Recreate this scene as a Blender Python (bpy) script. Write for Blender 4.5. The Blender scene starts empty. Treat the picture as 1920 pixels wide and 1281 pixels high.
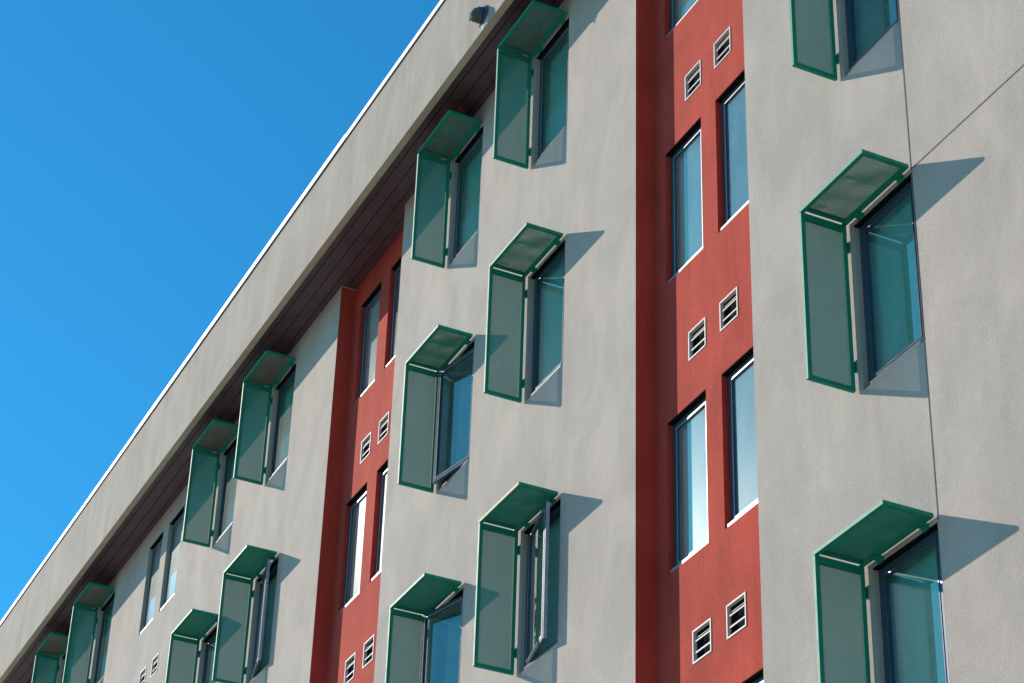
import bpy, bmesh, math, random
from mathutils import Vector, Matrix
random.seed(7)
C = bpy.context.scene
R = math.radians

# ---------------------------------------------------------------- camera
cd = bpy.data.cameras.new('Camera'); cam = bpy.data.objects.new('Camera', cd)
C.collection.objects.link(cam)
cd.sensor_width = 36; cd.lens = 4350.2 / 1920 * 36
cd.clip_start = .1; cd.clip_end = 6000
r = Vector((0.43560974, 0.89966895, 0.02898167)); u = Vector((0.46886666, -0.25426894, 0.84587904))
f = Vector((-0.76838025, 0.35488461, 0.53258681))
cam.matrix_world = Matrix(((r.x, u.x, -f.x, 0), (r.y, u.y, -f.y, -9.2607), (r.z, u.z, -f.z, 0), (0, 0, 0, 1)))
C.camera = cam

# ---------------------------------------------------------------- light
SUN = Vector((-2.0, -1.0, 1.13)).normalized()       # towards the sun
elev = math.asin(SUN.z); azim = math.atan2(SUN.x, SUN.y)
w = bpy.data.worlds.new('World'); C.world = w; w.use_nodes = True
nt = w.node_tree; bg = nt.nodes['Background']
sky = nt.nodes.new('ShaderNodeTexSky'); sky.sky_type = 'NISHITA'; sky.sun_disc = False
sky.sun_elevation = elev; sky.sun_rotation = azim
sky.air_density = 1.0; sky.dust_density = 0.35; sky.ozone_density = 4.0; sky.altitude = 800
hs = nt.nodes.new('ShaderNodeHueSaturation'); hs.inputs['Saturation'].default_value = 1.15
tn = nt.nodes.new('ShaderNodeMix'); tn.data_type = 'RGBA'; tn.blend_type = 'MULTIPLY'; tn.inputs[0].default_value = 1; tn.inputs[7].default_value = (.31, 1.19, 1.21, 1)
nt.links.new(sky.outputs[0], hs.inputs['Color']); nt.links.new(hs.outputs[0], tn.inputs[6]); nt.links.new(tn.outputs[2], bg.inputs[0])
bg.inputs[1].default_value = 0.125
sd = bpy.data.lights.new('sun', 'SUN'); sd.energy = 4.8; sd.angle = R(.5); sd.color = (1, .88, .76)
so = bpy.data.objects.new('sun', sd); C.collection.objects.link(so)
so.rotation_euler = SUN.to_track_quat('Z', 'Y').to_euler()
C.view_settings.view_transform = 'Standard'; C.view_settings.look = 'None'
C.view_settings.exposure = 0.25; C.view_settings.gamma = 1

# ---------------------------------------------------------------- materials
def nodes(name):
    m = bpy.data.materials.new(name); m.use_nodes = True
    t = m.node_tree; b = t.nodes['Principled BSDF']
    return m, t, b
def N(t, ty, **k):
    n = t.nodes.new(ty)
    for a, v in k.items():
        if a in n.inputs: n.inputs[a].default_value = v
        else: setattr(n, a, v)
    return n
def ramp(t, src, stops):
    rp = t.nodes.new('ShaderNodeValToRGB'); e = rp.color_ramp.elements
    while len(e) < len(stops): e.new(.5)
    for i, (p, c) in enumerate(stops):
        e[i].position = p; e[i].color = (*c, 1) if len(c) == 3 else c
    t.links.new(src, rp.inputs[0]); return rp
def mapping(t, scale, coord='Object'):
    tc = t.nodes.new('ShaderNodeTexCoord'); mp = t.nodes.new('ShaderNodeMapping')
    mp.inputs['Scale'].default_value = scale; t.links.new(tc.outputs[coord], mp.inputs[0]); return mp
def mult(t, a, b, fac=1.0):
    n = t.nodes.new('ShaderNodeMix'); n.data_type = 'RGBA'; n.blend_type = 'MULTIPLY'; n.inputs[0].default_value = fac
    t.links.new(a, n.inputs[6]); t.links.new(b, n.inputs[7]); return n.outputs[2]

def stucco(name, col, dark, light, grain=1.0, streak=.5):
    """float-finished render: fine grain bump, cloudy tone, faint vertical weathering"""
    m, t, b = nodes(name)
    L = t.links.new
    base = N(t, 'ShaderNodeRGB'); base.outputs[0].default_value = (*col, 1)
    cl = N(t, 'ShaderNodeTexNoise', Scale=1.1, Detail=6.0, Roughness=.6); cl.inputs['Distortion'].default_value = .6; L(mapping(t, (1.3, 1.3, .8)).outputs[0], cl.inputs[0])
    c1 = ramp(t, cl.outputs[0], [(.36, dark), (.64, light)])
    st = N(t, 'ShaderNodeTexNoise', Scale=2.2, Detail=7.0, Roughness=.65); L(mapping(t, (3.2, 3.2, .16)).outputs[0], st.inputs[0])
    c2 = ramp(t, st.outputs[0], [(.32, (.86, .855, .84)), (.6, (1.03, 1.03, 1.03))])
    gr = N(t, 'ShaderNodeTexNoise', Scale=62.0, Detail=6.0, Roughness=.8); L(mapping(t, (1, 1, .7)).outputs[0], gr.inputs[0])
    c3 = ramp(t, gr.outputs[0], [(.3, (.78, .78, .78)), (.7, (1.16, 1.16, 1.16))])
    x = mult(t, base.outputs[0], c1.outputs[0]); x = mult(t, x, c2.outputs[0], streak); x = mult(t, x, c3.outputs[0], min(1, .8 * grain))
    L(x, b.inputs['Base Color']); b.inputs['Roughness'].default_value = .93
    b.inputs['Specular IOR Level'].default_value = .2
    big = N(t, 'ShaderNodeTexNoise', Scale=6.0, Detail=5.0, Roughness=.6); L(mapping(t, (1, 1, 1)).outputs[0], big.inputs[0])
    bp = N(t, 'ShaderNodeBump', Strength=.45 * grain, Distance=.010); L(gr.outputs[0], bp.inputs['Height'])
    bp2 = N(t, 'ShaderNodeBump', Strength=.10, Distance=.05); L(big.outputs[0], bp2.inputs['Height']); L(bp.outputs[0], bp2.inputs['Normal'])
    L(bp2.outputs[0], b.inputs['Normal'])
    return m

def paint(name, col, rough=.35, spec=.5, metal=0.0, var=.12, scale=9.0, bump=0.0, dirt=None, streaks=False):
    m, t, b = nodes(name); L = t.links.new
    base = N(t, 'ShaderNodeRGB'); base.outputs[0].default_value = (*col, 1)
    n1 = N(t, 'ShaderNodeTexNoise', Scale=scale, Detail=6.0, Roughness=.65); L(mapping(t, (1, 1, .25 if streaks else 1)).outputs[0], n1.inputs[0])
    c1 = ramp(t, n1.outputs[0], [(.3, (1 - var,) * 3), (.7, (1 + var,) * 3)])
    x = mult(t, base.outputs[0], c1.outputs[0])
    if dirt:
        n2 = N(t, 'ShaderNodeTexNoise', Scale=dirt.get('scale', 7.0), Detail=9.0, Roughness=.72); L(mapping(t, (1, 1, 1)).outputs[0], n2.inputs[0])
        mk = ramp(t, n2.outputs[0], [(dirt.get('lo', .42), (0, 0, 0)), (dirt.get('hi', .6), (1, 1, 1))])
        mx = t.nodes.new('ShaderNodeMix'); mx.data_type = 'RGBA'; L(mk.outputs[0], mx.inputs[0]); L(x, mx.inputs[6])
        mx.inputs[7].default_value = (*dirt['col'], 1); x = mx.outputs[2]
    L(x, b.inputs['Base Color']); b.inputs['Metallic'].default_value = metal
    b.inputs['Specular IOR Level'].default_value = spec
    r1 = N(t, 'ShaderNodeMapRange'); r1.inputs[3].default_value = max(.02, rough - .08); r1.inputs[4].default_value = rough + .1
    L(n1.outputs[0], r1.inputs[0]); L(r1.outputs[0], b.inputs['Roughness'])
    if bump:
        n3 = N(t, 'ShaderNodeTexNoise', Scale=3.0, Detail=3.0); L(mapping(t, (1, 1, 1)).outputs[0], n3.inputs[0])
        bp = N(t, 'ShaderNodeBump', Strength=bump, Distance=.03); L(n3.outputs[0], bp.inputs['Height']); L(bp.outputs[0], b.inputs['Normal'])
    return m

M = {}
M['grey'] = stucco('grey_stucco', (.510, .430, .378), (.88, .882, .88), (1.07, 1.055, 1.035), grain=1.7, streak=.22)
M['fascia'] = stucco('fascia_stucco', (.425, .357, .310), (.88, .878, .87), (1.06, 1.05, 1.03), grain=1.2, streak=.6)
M['red'] = stucco('red_stucco', (.53, .070, .045), (.84, .83, .83), (1.08, 1.07, 1.05), grain=1.4, streak=.7)
M['beige'] = paint('beige_trim', (.40, .36, .26), rough=.8, spec=.2, scale=4, var=.1)
M['soffit'] = paint('brown_metal_planks', (.095, .055, .060), rough=.42, spec=.4, scale=2.5, var=.25, bump=.1)
M['flash'] = paint('bare_metal_flashing', (.42, .43, .45), rough=.6, metal=.25, scale=3, var=.1)
M['green'] = paint('green_painted_steel', (.010, .235, .150), rough=.58, spec=.22, scale=14, var=.16)
M['frame'] = paint('slate_window_metal', (.07, .10, .14), rough=.34, metal=.35, scale=6, var=.1)
M['sash'] = paint('slate_sash_metal', (.05, .085, .12), rough=.3, metal=.45, scale=6, var=.1)
M['silver'] = paint('silver_metal', (.32, .33, .35), rough=.5, metal=.7, scale=8, var=.1)
M['silver_dull'] = paint('grey_sill_metal', (.15, .165, .19), rough=.55, metal=.4, scale=8, var=.1)
M['white'] = paint('white_vent_paint', (.60, .58, .55), rough=.6, spec=.3, scale=20, var=.06)
M['black'] = paint('matte_black', (.010, .011, .012), rough=.9, spec=.02, scale=9)
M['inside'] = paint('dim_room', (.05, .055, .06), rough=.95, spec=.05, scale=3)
M['bronze'] = paint('weathered_lamp_housing', (.085, .10, .09), rough=.75, spec=.2, scale=30, var=.35, dirt=dict(col=(.14, .15, .12), lo=.5, hi=.7, scale=20))
M['lamp_blue'] = paint('blue_grey_lamp_rings', (.05, .10, .15), rough=.65, spec=.25, scale=30, var=.3)
M['twig'] = paint('dry_twigs', (.23, .065, .045), rough=.95, spec=.1, scale=40, var=.5)
M['blind_w'] = paint('white_roller_blind', (.88, .93, .90), rough=.85, spec=.1, scale=2, var=.03)
M['blind_s'] = paint('pale_blind_slats', (.66, .70, .68), rough=.5, spec=.3, scale=2, var=.04)
M['blind_d'] = paint('dark_blind_slats', (.34, .50, .46), rough=.5, spec=.3, scale=2, var=.06)
M['screen'] = paint('pale_teal_screen_blind', (.40, .74, .66), rough=.9, spec=.1, scale=5, var=.10, streaks=True)
M['curtain'] = paint('grey_green_curtain', (.30, .36, .33), rough=.9, spec=.1, scale=14, var=.12, streaks=True)
M['ground'] = paint('paved_ground', (.38, .37, .34), rough=.9, spec=.2, scale=.4, var=.15)
M['roof'] = paint('roof_gravel', (.3, .3, .29), rough=.95, spec=.1, scale=20, var=.3)
M['joint'] = paint('sealant', (.17, .145, .12), rough=.8, spec=.1, scale=10, var=.2)
M['stain'] = paint('pale_green_patch', (.50, .53, .45), rough=.9, spec=.1, scale=12, var=.12)

def glass_mat(name, tint, refl, haze, d0=.06, d1=.15):
    m, t, b = nodes(name); L = t.links.new; t.nodes.remove(b)
    out = t.nodes['Material Output']
    tr = N(t, 'ShaderNodeBsdfTransparent'); tr.inputs[0].default_value = (*tint, 1)
    g = N(t, 'ShaderNodeBsdfGlossy'); g.inputs['Roughness'].default_value = .015; g.inputs[0].default_value = (*refl, 1)
    g2 = N(t, 'ShaderNodeBsdfGlossy'); g2.inputs['Roughness'].default_value = .27; g2.inputs[0].default_value = (.8, .85, .85, 1)
    d = N(t, 'ShaderNodeBsdfDiffuse'); d.inputs[0].default_value = (.5, .6, .58, 1)
    ns = N(t, 'ShaderNodeTexNoise', Scale=1.4, Detail=1.0); L(mapping(t, (1, 1, .5)).outputs[0], ns.inputs[0])
    bp = N(t, 'ShaderNodeBump', Strength=.015, Distance=.02); L(ns.outputs[0], bp.inputs['Height']); L(bp.outputs[0], g.inputs['Normal'])
    fr = N(t, 'ShaderNodeFresnel', IOR=2.0)
    mg = N(t, 'ShaderNodeMixShader'); mg.inputs[0].default_value = haze; L(g.outputs[0], mg.inputs[1]); L(g2.outputs[0], mg.inputs[2])
    dn = N(t, 'ShaderNodeTexNoise', Scale=4.0, Detail=8.0, Roughness=.7); L(mapping(t, (1, 1, .4)).outputs[0], dn.inputs[0])
    dr_ = N(t, 'ShaderNodeMapRange'); dr_.inputs[1].default_value = .4; dr_.inputs[2].default_value = .75; dr_.inputs[3].default_value = d0; dr_.inputs[4].default_value = d1
    L(dn.outputs[0], dr_.inputs[0])
    m1 = N(t, 'ShaderNodeMixShader'); L(dr_.outputs[0], m1.inputs[0]); L(tr.outputs[0], m1.inputs[1]); L(d.outputs[0], m1.inputs[2])
    fk = N(t, 'ShaderNodeMath', operation='MULTIPLY'); fk.use_clamp = True; fk.inputs[1].default_value = 1.35; L(fr.outputs[0], fk.inputs[0])
    m2 = N(t, 'ShaderNodeMixShader'); L(fk.outputs[0], m2.inputs[0]); L(m1.outputs[0], m2.inputs[1]); L(mg.outputs[0], m2.inputs[2])
    L(m2.outputs[0], out.inputs[0]); return m
M['glass'] = glass_mat('tinted_glass', (.76, 1.0, .96), (.86, 1, .93), .03)
M['glass_milky'] = glass_mat('dusty_tinted_glass', (.86, 1.0, .97), (.95, 1, .96), .03, .16, .32)

def mesh_mat(name='perforated_green_sheet', dirt=None, opening=.31, lo=.09, g0=(.045, .30, .24), g1=(.06, .35, .285)):
    """perforated sheet: staggered round holes, 7 mm pitch"""
    m, t, b = nodes(name); L = t.links.new
    out = t.nodes['Material Output']
    b.inputs['Base Color'].default_value = (.035, .15, .115, 1); b.inputs['Roughness'].default_value = .45
    tr = N(t, 'ShaderNodeBsdfTransparent'); tr.inputs[0].default_value = (1, 1, 1, 1)
    # holes from a sine lattice in the sheet's own y/z
    tc = t.nodes.new('ShaderNodeTexCoord'); sp = N(t, 'ShaderNodeSeparateXYZ'); L(tc.outputs['Object'], sp.inputs[0])
    def sn(sock, k):
        a = N(t, 'ShaderNodeMath', operation='MULTIPLY'); a.inputs[1].default_value = k; L(sock, a.inputs[0])
        s = N(t, 'ShaderNodeMath', operation='SINE'); L(a.outputs[0], s.inputs[0]); return s.outputs[0]
    pr = N(t, 'ShaderNodeMath', operation='MULTIPLY'); L(sn(sp.outputs[1], 2 * math.pi / .018), pr.inputs[0]); L(sn(sp.outputs[0 if 'hood' in name or 'sheet_' in name else 2], 2 * math.pi / .018), pr.inputs[1])
    mr = N(t, 'ShaderNodeMapRange'); mr.inputs[1].default_value = -.1; mr.inputs[2].default_value = .55; mr.inputs[3].default_value = lo; mr.inputs[4].default_value = opening
    L(pr.outputs[0], mr.inputs[0])
    ns = N(t, 'ShaderNodeTexNoise', Scale=3.0, Detail=5.0); L(mapping(t, (1, 1, .5)).outputs[0], ns.inputs[0])
    c = ramp(t, ns.outputs[0], [(.3, g0), (.7, g1)]); L(c.outputs[0], b.inputs['Base Color'])
    # the sheet is as thick as its holes are wide, so they close at a slant
    ge = t.nodes.new('ShaderNodeNewGeometry'); dp = N(t, 'ShaderNodeVectorMath', operation='DOT_PRODUCT'); L(ge.outputs['Incoming'], dp.inputs[0]); L(ge.outputs['True Normal'], dp.inputs[1])
    ab = N(t, 'ShaderNodeMath', operation='ABSOLUTE'); L(dp.outputs['Value'], ab.inputs[0])
    am = ramp(t, ab.outputs[0], [(.45, (0, 0, 0)), (.60, (.85, .85, .85)), (.75, (1, 1, 1))])
    fm = N(t, 'ShaderNodeMath', operation='MULTIPLY'); L(mr.outputs[0], fm.inputs[0]); L(am.outputs[0], fm.inputs[1]); fac = fm.outputs[0]
    if dirt:
        n2 = N(t, 'ShaderNodeTexNoise', Scale=dirt['scale'], Detail=9.0, Roughness=.75); L(mapping(t, (1, 1, 1)).outputs[0], n2.inputs[0])
        mk = ramp(t, n2.outputs[0], [(dirt['lo'], (0, 0, 0)), (dirt['hi'], (1, 1, 1))])
        vo = N(t, 'ShaderNodeTexVoronoi', Scale=11.0); L(mapping(t, (1, 1, 1)).outputs[0], vo.inputs[0])
        sp2 = ramp(t, vo.outputs['Distance'], [(.10, (.12, .12, .12)), (.17, (1, 1, 1))])
        m3 = t.nodes.new('ShaderNodeMix'); m3.data_type = 'RGBA'; L(mk.outputs[0], m3.inputs[0]); L(c.outputs[0], m3.inputs[6]); m3.inputs[7].default_value = (*dirt['col'], 1)
        L(mult(t, m3.outputs[2], sp2.outputs[0]), b.inputs['Base Color'])
        iv = N(t, 'ShaderNodeMath', operation='SUBTRACT'); iv.inputs[0].default_value = 1.0; L(mk.outputs[0], iv.inputs[1])
        f2 = N(t, 'ShaderNodeMath', operation='MULTIPLY'); L(fac, f2.inputs[0]); L(iv.outputs[0], f2.inputs[1]); fac = f2.outputs[0]
    mx = N(t, 'ShaderNodeMixShader'); L(fac, mx.inputs[0]); L(b.outputs[0], mx.inputs[1]); L(tr.outputs[0], mx.inputs[2])
    L(mx.outputs[0], out.inputs[0]); return m
M['mesh'] = mesh_mat()
M['hood_mesh'] = mesh_mat('perforated_hood_sheet', opening=.68, lo=.42, g0=(.02, .23, .155), g1=(.035, .28, .19))
M['hood_stain'] = mesh_mat('perforated_sheet_spotted', dict(col=(.12, .13, .10), lo=.34, hi=.60, scale=8), .7, .3)
M['hood_brown'] = mesh_mat('perforated_sheet_grimy', dict(col=(.15, .125, .09), lo=.28, hi=.52, scale=6), .7, .3)

# ---------------------------------------------------------------- helpers
def tag(o, label=None, cat=None, group=None, kind=None):
    if label: o['label'] = label
    if cat: o['category'] = cat
    if group: o['group'] = group
    if kind: o['kind'] = kind
    return o
def empty(name, loc):
    o = bpy.data.objects.new(name, None); C.collection.objects.link(o); o.location = loc; return o
def obj(name, bm, mat, parent=None, smooth=False):
    me = bpy.data.meshes.new(name); bmesh.ops.recalc_face_normals(bm, faces=bm.faces[:]) if smooth is None else None
    bm.to_mesh(me); bm.free()
    if smooth:
        for p in me.polygons: p.use_smooth = True
    for k in (mat if isinstance(mat, (list, tuple)) else [mat]): me.materials.append(M[k])
    o = bpy.data.objects.new(name, me); C.collection.objects.link(o)
    if parent: o.parent = parent
    return o
def box(bm, x0, x1, y0, y1, z0, z1, mi=0):
    v = [bm.verts.new(p) for p in ((x0, y0, z0), (x1, y0, z0), (x1, y1, z0), (x0, y1, z0), (x0, y0, z1), (x1, y0, z1), (x1, y1, z1), (x0, y1, z1))]
    for a in ((0, 3, 2, 1), (4, 5, 6, 7), (0, 1, 5, 4), (1, 2, 6, 5), (2, 3, 7, 6), (3, 0, 4, 7)):
        bm.faces.new([v[i] for i in a]).material_index = mi
    return v
def bev(bm, w_=.002):
    bmesh.ops.bevel(bm, geom=bm.edges[:], offset=w_, segments=1, affect='EDGES', profile=.5)
def quad(bm, *ps, mi=0):
    f_ = bm.faces.new([bm.verts.new(p) for p in ps]); f_.material_index = mi; return f_
def cyl(bm, p0, p1, r0, r1=None, n=12, caps=True):
    r1 = r0 if r1 is None else r1
    p0, p1 = Vector(p0), Vector(p1); d = (p1 - p0).normalized()
    a = d.orthogonal().normalized(); b = d.cross(a)
    A = [bm.verts.new(p0 + (a * math.cos(t) + b * math.sin(t)) * r0) for t in [2 * math.pi * i / n for i in range(n)]]
    B = [bm.verts.new(p1 + (a * math.cos(t) + b * math.sin(t)) * r1) for t in [2 * math.pi * i / n for i in range(n)]]
    for i in range(n): bm.faces.new((A[i], A[(i + 1) % n], B[(i + 1) % n], B[i]))
    if caps: bm.faces.new(A[::-1]); bm.faces.new(B)

POCKET = .42
def wall_mesh(x0, x1, z0, z1, y, holes):
    """sheet in the x-z plane at depth y with rectangular openings, each with reveals and a closed pocket behind"""
    bm = bmesh.new()
    xs = sorted({x0, x1, *[h[0] for h in holes], *[h[1] for h in holes]}); zs = sorted({z0, z1, *[h[2] for h in holes], *[h[3] for h in holes]})
    V = {}
    def v(i, k):
        if (i, k) not in V: V[i, k] = bm.verts.new((xs[i], y, zs[k]))
        return V[i, k]
    for i in range(len(xs) - 1):
        for k in range(len(zs) - 1):
            cx, cz = (xs[i] + xs[i + 1]) / 2, (zs[k] + zs[k + 1]) / 2
            if any(h[0] < cx < h[1] and h[2] < cz < h[3] for h in holes): continue
            bm.faces.new((v(i, k), v(i + 1, k), v(i + 1, k + 1), v(i, k + 1)))
    for a, b, c, d in holes:
        yi = y + .12; e = y + POCKET
        for ya, yb, mi in ((y, yi, 0), (yi, e, 1)):
            quad(bm, (a, ya, c), (b, ya, c), (b, yb, c), (a, yb, c), mi=mi)
            quad(bm, (a, ya, d), (a, yb, d), (b, yb, d), (b, ya, d), mi=mi)
            quad(bm, (a, ya, c), (a, yb, c), (a, yb, d), (a, ya, d), mi=mi)
            quad(bm, (b, ya, c), (b, ya, d), (b, yb, d), (b, yb, c), mi=mi)
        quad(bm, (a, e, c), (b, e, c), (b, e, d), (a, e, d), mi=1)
    return bm

# ---------------------------------------------------------------- measured layout (metres; facade in the plane y = 0)
WW, WH = .870, 1.614
DR = .219
GZ = -1.6
ZS, ZF, ZT = 18.033, 17.929, 19.33
PF = .672
SH = [ # x, z(top), kind of window
    ('cC1', -13.289, 14.505), ('cC2', -13.287, 11.298), ('cC3', -13.310, 8.102),
    ('cB0', -19.635, 17.683), ('cA0', -21.989, 17.689), ('cB1', -19.621, 14.510), ('cA1', -21.967, 14.511),
    ('cB2', -19.607, 11.283), ('cA2', -21.970, 11.284),
    ('cE0', -28.392, 17.692), ('cF0', -30.677, 17.702), ('cE1', -28.386, 14.516), ('cF1', -30.672, 14.503),
    ('cG0', -37.085, 17.703), ('cI0', -39.482, 17.724)]
XR, XL, X2R, X2L = -14.935, -17.130, -23.607, -25.842
RWH = 1.612

# ---------------------------------------------------------------- ground
bm = bmesh.new(); quad(bm, (-900, -900, GZ), (900, -900, GZ), (900, 900, GZ), (-900, 900, GZ))
tag(obj('ground', bm, 'ground'), kind='structure')

# ---------------------------------------------------------------- building
B = empty('apartment_building', (-20, 0, GZ))
tag(B, 'grey stucco apartment block with recessed red window strips and a deep roof overhang', 'building')
B['group'] = ''
del B['group']
OFF = Vector((20, 0, -GZ))
def part(name, bm, mat, parent=None, **k):
    """mesh given in world coordinates, hung under the building (or one of its parts)"""
    if parent is None:
        o = obj(name, bm, mat, B, **k); o.location = OFF
    else:
        o = obj(name, bm, mat, parent, **k)
    return o

def hole(x, z, w_=WW, h_=WH): return (x, x + w_, z - h_, z)
NW = [(-34.318, 17.687, .745, 1.615), (-33.262, 17.668, .762, 1.607)]
NV = [(-33.268, 14.922, .31, .305), (-33.905, 14.935, .31, .31)]
h_right = [hole(x, z) for n, x, z in SH if n[:2] == 'cC']
h_mid = [hole(x, z) for n, x, z in SH if n[:2] in ('cB', 'cA')]
h_left = [hole(x, z) for n, x, z in SH if n[:2] in ('cE', 'cF', 'cG', 'cI')] + [hole(x, z, a, b) for x, z, a, b in NW] + [(x, x + a, z, z + b) for x, z, a, b in NV]
for x0, x1, hs in ((XR, 6.0, h_right), (X2R, XL, h_mid), (-70.0, X2L, h_left)):
    part('grey_wall', wall_mesh(x0, x1, GZ, ZS + .3, 0, hs), ['grey', 'inside'])
# red strips
RW, RV = [], []
for z in (14.50, 11.280, 8.098): RW += [(-16.895, z, .742, 1.620), (-15.863, z, .742, 1.620)]
RW += [(-16.885, 17.665, .742, 1.625)]
for z in (14.905, 11.752, 8.588): RV += [(-16.450, z, .315, .31), (-15.853, z, .315, .31)]
LW, LV = [], []
for z in (17.622, 14.482): LW += [(-25.585, z, .725, 1.608), (-24.540, z, .725, 1.608)]
for z in (14.885, 11.718): LV += [(-25.155, z, .315, .325), (-24.556, z, .315, .325)]
for x0, x1, ws, vs in ((XL, XR, RW, RV), (X2L, X2R, LW, LV)):
    hs = [hole(x, z, a, b) for x, z, a, b in ws] + [(x, x + a, z, z + b) for x, z, a, b in vs]
    part('red_wall', wall_mesh(x0, x1, GZ, ZS + .3, DR, hs), ['red', 'inside'])
    for xx, s in ((x0, 1), (x1, -1)):
        bm = bmesh.new(); quad(bm, (xx, 0, GZ), (xx, DR, GZ), (xx, DR, ZS + .3), (xx, 0, ZS + .3))
        part('red_return', bm, 'red')
    bm = bmesh.new(); box(bm, x0 + .004, x0 + .02, .01, DR - .01, ZS - .018, ZS - .003); part('corner_trim', bm, 'beige')
# other sides of the block and the roof
bm = bmesh.new()
quad(bm, (6, 0, GZ), (6, 14, GZ), (6, 14, ZT), (6, 0, ZT)); quad(bm, (-70, 14, GZ), (-70, 0, GZ), (-70, 0, ZT), (-70, 14, ZT))
quad(bm, (6, 14, GZ), (-70, 14, GZ), (-70, 14, ZT), (6, 14, ZT)); part('side_wall', bm, 'grey')
bm = bmesh.new(); quad(bm, (-70, -.5, ZT - .25), (6, -.5, ZT - .25), (6, 14, ZT - .25), (-70, 14, ZT - .25)); part('roof', bm, 'roof')
# fascia: outer face, underside return, inner lip
bm = bmesh.new()
yi = -PF + .095
quad(bm, (-70, -PF, ZF), (6, -PF, ZF), (6, -PF, ZT), (-70, -PF, ZT))
quad(bm, (-70, yi, ZF), (-70, yi, ZS + .05), (6, yi, ZS + .05), (6, yi, ZF))
quad(bm, (-70, -PF + .2, ZT), (-70, -PF, ZT), (6, -PF, ZT), (6, -PF + .2, ZT))
quad(bm, (-70, -PF + .2, ZT - .4), (-70, -PF + .2, ZT), (6, -PF + .2, ZT), (6, -PF + .2, ZT - .4))
quad(bm, (6, -PF, ZF), (6, 0, ZF), (6, 0, ZT), (6, -PF, ZT)); quad(bm, (-70, -PF, ZF), (-70, -PF, ZT), (-70, 0, ZT), (-70, 0, ZF))
part('fascia', bm, 'fascia')
bm = bmesh.new(); quad(bm, (-70, -PF, ZF), (-70, yi, ZF), (6, yi, ZF), (6, -PF, ZF)); part('fascia_underside', bm, 'beige')
# soffit planks with v grooves and staggered end joints
bm = bmesh.new(); ys = []
y = yi + .13 - .175
edges = [yi]
yy = -.44
while yy < DR: edges.append(yy); yy += .175
edges.append(DR + .01)
rs = random.Random(3)
for a, b in zip(edges[:-1], edges[1:]):
    x = -70 + rs.uniform(0, 3)
    xs = [-70.0]
    while x < 6: xs.append(x); x += 5.9
    xs.append(6.0)
    for p, q_ in zip(xs[:-1], xs[1:]):
        dz = rs.uniform(-.0015, .0015)
        box(bm, p + .002, q_ - .002, a + .005, b - .005, ZS + dz, ZS + .02)
        box(bm, p + .002, q_ - .002, a + .005, a + .011, ZS + dz - .004, ZS + dz - .0005)
part('soffit', bm, 'soffit')
# metal coping with lap joints
bm = bmesh.new()
laps = [-70, -52, -43.0, -33.6, -24.26, -15, -5, 6]
for i, (a, b) in enumerate(zip(laps[:-1], laps[1:])):
    dy = .004 * (i % 2); dz = .010 * (i % 2)
    box(bm, a - .03, b, -PF - .022 - dy, -PF - .018 - dy, ZT - .012, ZT + .075 + dz)
    box(bm, a - .03, b, -PF - .018 - dy, -PF + .25, ZT + .071 + dz, ZT + .075 + dz)
part('roof_flashing', bm, 'flash')
# control joints in the render beside the right-hand windows
bm = bmesh.new()
jx = -12.428
zt_ = [(14.505 - WH, 20)]
box(bm, jx - .006, jx + .006, -.0035, .004, 12.893, 18.0)
box(bm, jx - .006, jx + .006, -.0035, .004, 8.112, 11.296)
box(bm, jx - .006, jx + .006, -.0035, .004, GZ, 6.48)
box(bm, jx - .006, jx + .006, -.0035, .004, 11.334, 12.893)
part('control_joint', bm, 'joint')
bm = bmesh.new(); box(bm, jx - .006, 6, -.0035, .004, 11.322, 11.334); part('control_joint', bm, 'joint')

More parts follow.
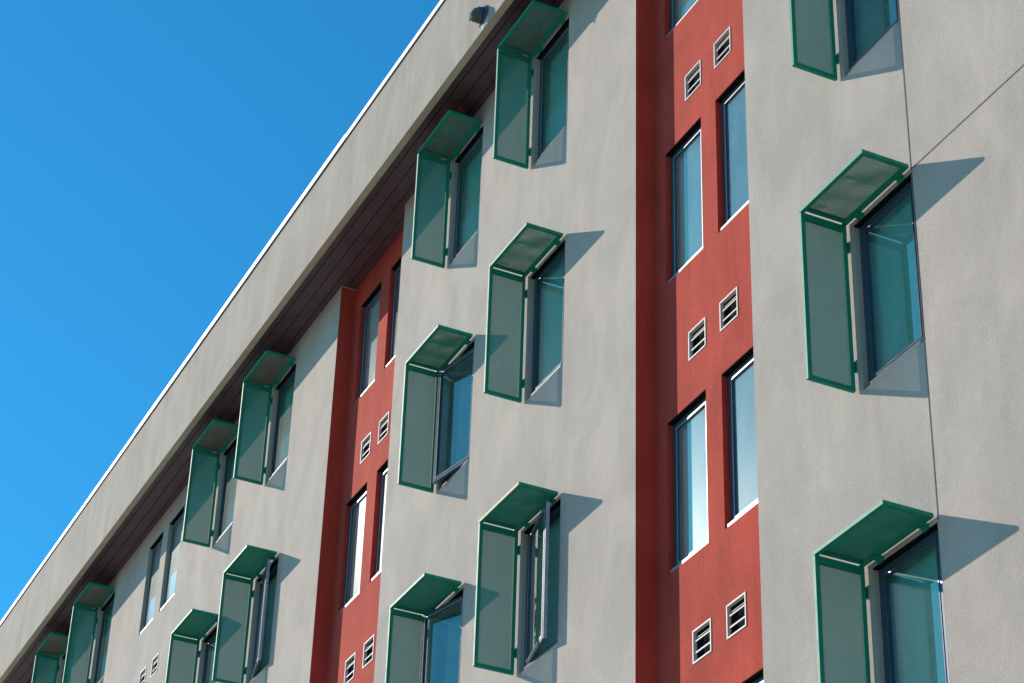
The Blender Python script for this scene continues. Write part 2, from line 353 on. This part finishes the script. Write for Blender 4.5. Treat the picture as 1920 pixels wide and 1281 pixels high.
# ---------------------------------------------------------------- windows (parts of the building)
def slats(bm, x0, x1, z0, z1, y, pitch=.040, depth=.011):
    n = int((z1 - z0) / pitch)
    for i in range(n):
        z = z1 - pitch * i
        quad(bm, (x0, y - depth, z - pitch), (x1, y - depth, z - pitch), (x1, y, z - pitch * .06), (x0, y, z - pitch * .06))
        quad(bm, (x0, y, z - pitch * .06), (x1, y, z - pitch * .06), (x1, y - depth, z), (x0, y - depth, z))
def ring(bm, x0, x1, z0, z1, y0, y1, w_):
    box(bm, x0, x0 + w_, y0, y1, z0, z1); box(bm, x1 - w_, x1, y0, y1, z0, z1)
    box(bm, x0 + w_, x1 - w_, y0, y1, z0, z0 + w_); box(bm, x0 + w_, x1 - w_, y0, y1, z1 - w_, z1)
def window(x, z, w_, h_, y, d, fw, sw, blind='white', open_=None, angle=0, label=None, sill='silver_dull', curtain=0, silver=False):
    """fixed frame + sash (ring, pane) + blind + sill; top-left corner of the opening at (x, z); open_ = None, 'side', 'top'"""
    bm = bmesh.new(); ring(bm, x + .002, x + w_ - .002, z - h_ + .002, z - .002, y + d, y + d + .07, fw); 
    fr = part('window', bm, 'frame')
    if label: fr['label'] = label
    sx0, sx1, sz0, sz1 = x + fw - .004, x + w_ - fw + .004, z - h_ + fw - .004, z - fw + .004
    # sash in local coords about its hinge
    if open_ == 'side': piv = Vector((sx0, y + d, sz1)); rot = (0, 0, -R(angle))
    elif open_ == 'left': rot = (0, 0, R(angle)); piv = Vector((sx1 - (sx1 - sx0) * math.cos(R(angle)) + .01, y + d - (sx1 - sx0) * math.sin(R(angle)), sz1))
    else: piv = Vector((sx0, y + d, sz1)); rot = (0, 0, 0)
    W_, H_ = sx1 - sx0, sz1 - sz0
    bm = bmesh.new(); ring(bm, 0, W_, -H_, 0, -.012, .03, sw); bev(bm, .003)
    s = obj('sash', bm, 'sash', fr); s.location = piv; s.rotation_euler = rot
    bm = bmesh.new(); ring(bm, sw - .010, W_ - sw + .010, -H_ + sw - .010, -sw + .010, -.0165, -.0115, .010)
    if True:
        g_ = obj('glazing_bead', bm, 'silver' if silver or open_ else 'frame', fr); g_.location = piv; g_.rotation_euler = rot
    bm = bmesh.new(); a0, a1, b0, b1 = sw - .003, W_ - sw + .003, -H_ + sw - .003, -sw + .003
    quad(bm, (a0, .004, b0), (a1, .004, b0), (a1, .004, b1), (a0, .004, b1))
    g = obj('pane', bm, 'glass' if sill == 'silver_dull' or w_ == WW else 'glass_milky', fr); g.location = piv; g.rotation_euler = rot
    if open_ == 'left':
        bm = bmesh.new(); box(bm, -.006, -.0005, -.010, .028, -H_, 0); e = obj('sash_edge', bm, 'silver', fr); e.location = piv; e.rotation_euler = rot
    if open_ == 'side':                                   # bright outer edge of the swung-out sash and its handles
        bm = bmesh.new(); box(bm, W_ + .0005, W_ + .006, -.010, .028, -H_, 0)
        for zz in (-.35, -.80, -1.2): box(bm, W_ + .006, W_ + .016, .006, .026, zz - .03, zz + .03)
        e = obj('sash_edge', bm, 'silver', fr); e.location = piv; e.rotation_euler = rot
    if open_:
        bm = bmesh.new()
        if open_ == 'left': cyl(bm, (sx1 - .30, y + d + .02, sz0 + .01), (sx1 - .55, y + d - .5 * math.sin(R(angle)), sz0 + .01), .006, n=6)
        else: cyl(bm, (sx0 + .30, y + d + .02, sz0 + .01), (sx0 + .55, y + d - .55 * math.sin(R(angle)), sz0 + .01), .006, n=6)
        obj('stay', bm, 'silver', fr)
    # blind
    by = y + d + (.05 if blind in ('white', 'slats') else .09); bx0, bx1, bz0, bz1 = x + fw * .5, x + w_ - fw * .5, z - h_ + .02, z - .02
    if blind in ('slats', 'slats_dark'):
        bm = bmesh.new(); slats(bm, bx0, bx1, bz0, bz1, by); obj('blind', bm, 'blind_s' if blind == 'slats' else 'blind_d', fr)
    elif blind == 'screen':
        bm = bmesh.new(); box(bm, bx0, bx1, by, by + .003, bz0, bz1); obj('blind', bm, 'screen', fr)
    elif blind == 'white':
        bm = bmesh.new(); box(bm, bx0, bx1, by, by + .003, bz0, bz1); obj('blind', bm, 'blind_w', fr)
    if curtain:
        bm = bmesh.new(); n = 40; cw = curtain; pts = []
        for i in range(n + 1):
            t = i / n; pts.append((bx0 + cw * t, by + .05 + .018 * math.sin(t * 34) + .01 * math.sin(t * 13 + x)))
        for (xa, ya), (xb, yb) in zip(pts[:-1], pts[1:]): quad(bm, (xa, ya, bz0), (xb, yb, bz0), (xb, yb, bz1), (xa, ya, bz1))
        obj('curtain', bm, 'curtain', fr)
    # sill: sloping metal lip
    bm = bmesh.new(); zs0 = z - h_
    box(bm, x + .003, x + w_ - .003, y + .014, y + d - .001, zs0 + .003, zs0 + .045)
    bev(bm, .002); obj('sill', bm, sill, fr)
    bm = bmesh.new(); box(bm, x + .003, x + w_ - .003, y + .002, y + d - .002, z - .012, z - .003); obj('head_flashing', bm, 'black', fr)
    return fr

WIN = {n: (x, z) for n, x, z in SH}
opts = {
 'cC1': dict(blind='slats_dark', label='window with drawn dark slatted blind'), 'cC2': dict(blind='screen', curtain=0), 'cC3': dict(blind='screen', curtain=0),
 'cB0': dict(blind='screen', curtain=0, silver=True), 'cA0': dict(blind='screen', curtain=0, silver=True), 'cB1': dict(blind='screen', curtain=0, sill='silver'),
 'cA1': dict(blind=None, curtain=.8, open_='left', angle=10.5, label='window with its sash swung out on the left'),
 'cB2': dict(blind='slats_dark', open_='side', angle=13, label='window with its sash swung open sideways'),
 'cA2': dict(blind=None, curtain=.8, open_='left', angle=13.5, label='window with its sash swung out on the left'),
 'cE0': dict(blind='screen', curtain=0, sill='silver'), 'cF0': dict(blind='screen', curtain=0, sill='silver'),
 'cE1': dict(blind='slats_dark', open_='side', angle=13, label='window with its sash swung open sideways'),
 'cF1': dict(blind='screen', curtain=0), 'cG0': dict(blind='screen', curtain=0), 'cI0': dict(blind='screen', curtain=0)}
for n, x, z in SH:
    window(x, z, WW, WH, 0, .055, .05, .055, **opts[n])
for i, (x, z, a, b) in enumerate(RW):
    right = x > -16
    window(x, z, a, b, DR, .065, .05, .05, blind='slats' if right else 'white', sill='silver', silver=True, curtain=0)
for i, (x, z, a, b) in enumerate(LW):
    window(x, z, a, b, DR, .065, .05, .05, blind='white', sill='silver', silver=True)
for x, z, a, b in NW:
    window(x, z, a, b, 0, .06, .045, .045, blind='white', sill='silver', silver=True)
# top of the next red-strip window down

def vent(x, z, a, b, y):
    bm = bmesh.new(); ring(bm, x - .008, x + a + .008, z - .008, z + b + .008, y - .008, y + .03, .019); bev(bm, .002)
    v = part('vent', bm, 'white')
    bm = bmesh.new(); x0, x1 = x + .018, x + a - .018
    for zz, t in ((z + b * .68 - .01, .014), (z + b * .32 - .01, .016)):
        box(bm, x0, x1, y + .004, y + .012, zz, zz + t * .9)
    obj('louvre', bm, 'white', v)
    bm = bmesh.new(); box(bm, x0 + .05, x1, y + .006, y + .012, z + b * .68 + .020, z + b * .68 + .025); obj('damper_rod', bm, 'white', v)
    bm = bmesh.new(); box(bm, x0 - .016, x1 + .016, y + .045, y + .06, z + .002, z + b - .002); obj('painted_dark_plate', bm, 'black', v)  # added black plate: darkness of the vent interior put into its colour
    return v
for x, z, a, b in RV + LV: vent(x, z, a, b, DR)
for x, z, a, b in NV: vent(x, z, a, b, 0)

# ---------------------------------------------------------------- sunshades (things bolted over the windows)
FX, G, P, HT, HR, FB = -.106, .0225, .4706, .0707, .861, -1.5954
FWD = .040; TH = .036
def make_shade(hood_mat='hood_mesh'):
    root = empty('window_sunshade', (0, 0, 0))
    # hood: ring in the x-y plane, top at HT
    z0, z1 = HT - TH, HT
    bm = bmesh.new()
    box(bm, FX, HR, -P, -P + FWD, z0, z1); box(bm, FX, HR, -G - .05, -G, z0, z1)
    box(bm, FX + .052, FX + .052 + .03, -P + FWD, -G - .05, z0, z1); box(bm, HR - FWD, HR, -P + FWD, -G - .05, z0, z1)
    bev(bm, .0025)
    hood = obj('hood', bm, 'green', root)
    bm = bmesh.new(); quad(bm, (FX + .065, -P + .03, z0 + .014), (FX + .065, -G - .03, z0 + .014), (HR - .03, -G - .03, z0 + .014), (HR - .03, -P + .03, z0 + .014))
    bmesh.ops.subdivide_edges(bm, edges=bm.edges[:], cuts=14, use_grid_fill=True)
    rd = random.Random(5)
    dents = [(rd.uniform(FX + .1, HR - .1), rd.uniform(-P + .08, -G - .08), rd.uniform(.03, .07), rd.uniform(-.006, .006)) for _ in range(9)]
    for v in bm.verts:
        for dx, dy, rr, am in dents:
            v.co.z += am * math.exp(-((v.co.x - dx) ** 2 + (v.co.y - dy) ** 2) / (2 * rr * rr))
    ex = bmesh.ops.extrude_face_region(bm, geom=bm.faces[:])
    for v in [g for g in ex['geom'] if isinstance(g, bmesh.types.BMVert)]: v.co.z += .003
    obj('hood_panel', bm, hood_mat, hood, smooth=True)
    # side fin: ring in the y-z plane, inner face at x = FX + TH
    zt = z0 - .001; zb = FB
    bm = bmesh.new(); x0, x1 = FX, FX + TH
    box(bm, x0, x1, -P, -P + FWD, zb, zt); box(bm, x0, x1, -G - FWD, -G, zb, zt)
    box(bm, x0, x1, -P + FWD, -G - FWD, zb, zb + FWD); box(bm, x0, x1, -P + FWD, -G - FWD, zt - .06, zt)
    bev(bm, .0025)
    fin = obj('side_fin', bm, 'green', root)
    bm = bmesh.new(); px = x0 + .006
    quad(bm, (px, -P + FWD * .6, zb + FWD * .6), (px, -G - FWD * .6, zb + FWD * .6), (px, -G - FWD * .6, zt - FWD), (px, -P + FWD * .6, zt - FWD))
    obj('mesh_panel', bm, 'mesh', fin)
    # screws
    bm = bmesh.new()
    for zz in [zb + .02 + (zt - zb - .04) * i / 7 for i in range(8)]:
        cyl(bm, (x1, -P + .02, zz), (x1 + .003, -P + .02, zz), .005, .004, n=8)
    for yy_ in (-P + .16, -P + .32): cyl(bm, (x1, yy_, zb + .02), (x1 + .003, yy_, zb + .02), .005, .004, n=8)
    obj('screws', bm, 'silver_dull', fin)
    bm = bmesh.new()
    for xx in [FX + .03 + (HR - FX - .06) * i / 5 for i in range(6)]:
        cyl(bm, (xx, -P + .02, z0), (xx, -P + .02, z0 - .003), .005, .004, n=8)
    obj('screws', bm, 'silver_dull', hood)
    # brackets
    for zc in (-.170, -1.345):
        bm = bmesh.new(); box(bm, x0 + .004, x0 + .012, -G - .03, .0, zc - .052, zc + .052); box(bm, x0 + .012, x1 + .006, -.008, -.0005, zc - .052, zc + .052)
        cyl(bm, (x0 + .026, -.008, zc), (x0 + .026, -.015, zc), .009, n=8)
        obj('bracket', bm, 'green', root)
    for xc in (.12, .72):
        bm = bmesh.new(); box(bm, xc - .045, xc + .045, -G - .045, 0, z0 - .010, z0 - .002); box(bm, xc - .045, xc + .045, -.008, -.0005, z0 - .045, z0 - .010)
        for k in (-.025, .025): cyl(bm, (xc + k, -G - .03, z0 - .010), (xc + k, -G - .03, z0 - .016), .006, n=8)
        obj('bracket', bm, 'green', root)
    return root
def kids(o): return [c for c in C.collection.objects if c.parent == o]
def copy_tree(o, parent=None):
    c = o.copy(); C.collection.objects.link(c)
    if parent: c.parent = parent
    for ch in kids(o): copy_tree(ch, c)
    return c
LBL = {
 'cC1': ('green sunshade on the right-hand wall, cut off by the top edge, beside the slatted blind', 'hood_mesh'),
 'cC2': ('large green sunshade with its hood corner at the crossing of the wall joints', 'hood_mesh'),
 'cC3': ('green sunshade at the bottom of the right-hand wall under the vertical joint', 'hood_mesh'),
 'cB0': ('green sunshade with a dark stained hood at the very top, below the roof floodlight', 'hood_stain'),
 'cA0': ('green sunshade with spotted hood carrying the bird nest of red twigs', 'hood_stain'),
 'cB1': ('green sunshade on the middle wall over the closed second-row window near the red strip', 'hood_mesh'),
 'cA1': ('green sunshade over the middle wall window swung out on the left, second row', 'hood_mesh'),
 'cB2': ('green sunshade over the swung-open window on the middle wall, yellowed hood edge', 'hood_mesh'),
 'cA2': ('green sunshade at the bottom of the middle wall, left below the swung-open window', 'hood_mesh'),
 'cE0': ('green sunshade with brown-stained hood just left of the far red strip, touching the soffit shadow', 'hood_brown'),
 'cF0': ('green sunshade with brown-stained hood just right of the two narrow grey-wall windows', 'hood_brown'),
 'cE1': ('green sunshade over the swung-open window on the far left wall', 'hood_mesh'),
 'cF1': ('green sunshade at the bottom of the left wall, right of the two small wall vents', 'hood_mesh'),
 'cG0': ('green sunshade with brown-stained hood just left of the two narrow grey-wall windows', 'hood_brown'),
 'cI0': ('farthest green sunshade at the bottom left corner under the soffit', 'hood_brown')}
proto = make_shade(); first = True
for n, x, z in SH:
    o = proto if first else copy_tree(proto); first = False
    o.location = (x, 0, z)
    tag(o, LBL[n][0], 'sunshade', 'green window sunshades')
    for a in kids(o):
        for b in kids(a):
            if b.name.startswith('hood_panel'):
                b.material_slots[0].link = 'OBJECT'; b.material_slots[0].material = M[LBL[n][1]]

M['peel'] = paint('yellowed_bare_edge', (.62, .50, .30), rough=.7, spec=.2, scale=18, var=.25)
for o_ in [o for o in C.collection.objects if o.get('label') == LBL['cB2'][0]]:
    hd = [k for k in kids(o_) if k.name.startswith('hood')][0]
    bm = bmesh.new(); box(bm, FX + .001, HR - .02, -P - .0025, -P - .0003, HT - TH + .002, HT - .001); obj('edge_strip', bm, 'peel', hd)

# ---------------------------------------------------------------- floodlight on the fascia
fl = empty('floodlight', (-19.72, -PF, 18.14)); fl.scale = (1, .82, 1)
tag(fl, 'weathered dark floodlight sticking out of the fascia near the top edge', 'floodlight')
bm = bmesh.new(); cyl(bm, (0, 0, 0), (0, -.03, 0), .125, .125, n=28); cyl(bm, (0, -.03, 0), (0, -.042, 0), .115, .09, n=28); obj('base_plate', bm, 'lamp_blue', fl)
bm = bmesh.new(); cyl(bm, (0, -.042, 0), (-.01, -.055, -.005), .07, .07, n=20); cyl(bm, (-.01, -.055, -.005), (-.012, -.075, -.006), .108, .104, n=28); obj('collar', bm, 'lamp_blue', fl)
bm = bmesh.new(); cyl(bm, (-.012, -.075, -.006), (-.02, -.105, -.012), .104, .10, n=28); cyl(bm, (-.02, -.105, -.012), (-.035, -.16, -.045), .098, .072, n=28); cyl(bm, (-.035, -.16, -.045), (-.04, -.185, -.065), .072, .035, n=28)
cyl(bm, (-.02, -.10, .02), (-.025, -.125, .075), .045, .03, n=14)
obj('housing', bm, 'bronze', fl)
bm = bmesh.new(); cyl(bm, (-.035, -.175, -.07), (-.045, -.20, -.10), .009, n=8); cyl(bm, (-.045, -.19, -.085), (-.06, -.19, -.105), .010, .008, n=8); obj('arm', bm, 'bronze', fl)
bm = bmesh.new(); cyl(bm, (0, -.03, -.115), (-.015, -.05, -.17), .009, n=8); cyl(bm, (-.015, -.045, -.155), (-.03, -.045, -.175), .012, .008, n=8); obj('cable', bm, 'bronze', fl)
bm = bmesh.new(); box(bm, -19.775, -19.60, -PF - .003, -PF + .002, ZF + .001, 18.06); part('repair_patch', bm, 'stain')

# ---------------------------------------------------------------- bird nest on the hood
nest = bmesh.new(); rn = random.Random(11)
def twig(bm, c, L_, spread):
    d = Vector((rn.gauss(0, 1), rn.gauss(0, .8), rn.gauss(0, .35))).normalized() * L_
    c = Vector(c); p = c - d / 2; mid = c + Vector((rn.uniform(-1, 1), rn.uniform(-1, 1), rn.uniform(-1, 1))) * L_ * .12
    cyl(bm, p, mid, .0030, .0026, n=4, caps=False); cyl(bm, mid, c + d / 2, .0026, .0012, n=4, caps=False)
for k in range(1500):
    if rn.random() < .45:
        rr = rn.random() ** .5; an = rn.uniform(0, 2 * math.pi)
        c = (.68 + .17 * rr * math.cos(an), -.33 + .11 * rr * math.sin(an), rn.uniform(.0, .24) * (1 - rr * rr * .6) + .01)
    else:
        t = rn.random(); c = (-.02 + .80 * t, rn.gauss(-.42, .022), rn.uniform(.0, .11) * (.6 + .4 * math.sin(t * 19) ** 2))
    twig(nest, c, rn.uniform(.05, .12), 1)
no = obj('bird_nest', nest, 'twig'); no.location = (-21.989, 0, 17.689 + HT)
tag(no, 'messy bird nest of reddish dry twigs heaped on a green sunshade hood under the soffit', 'bird nest')
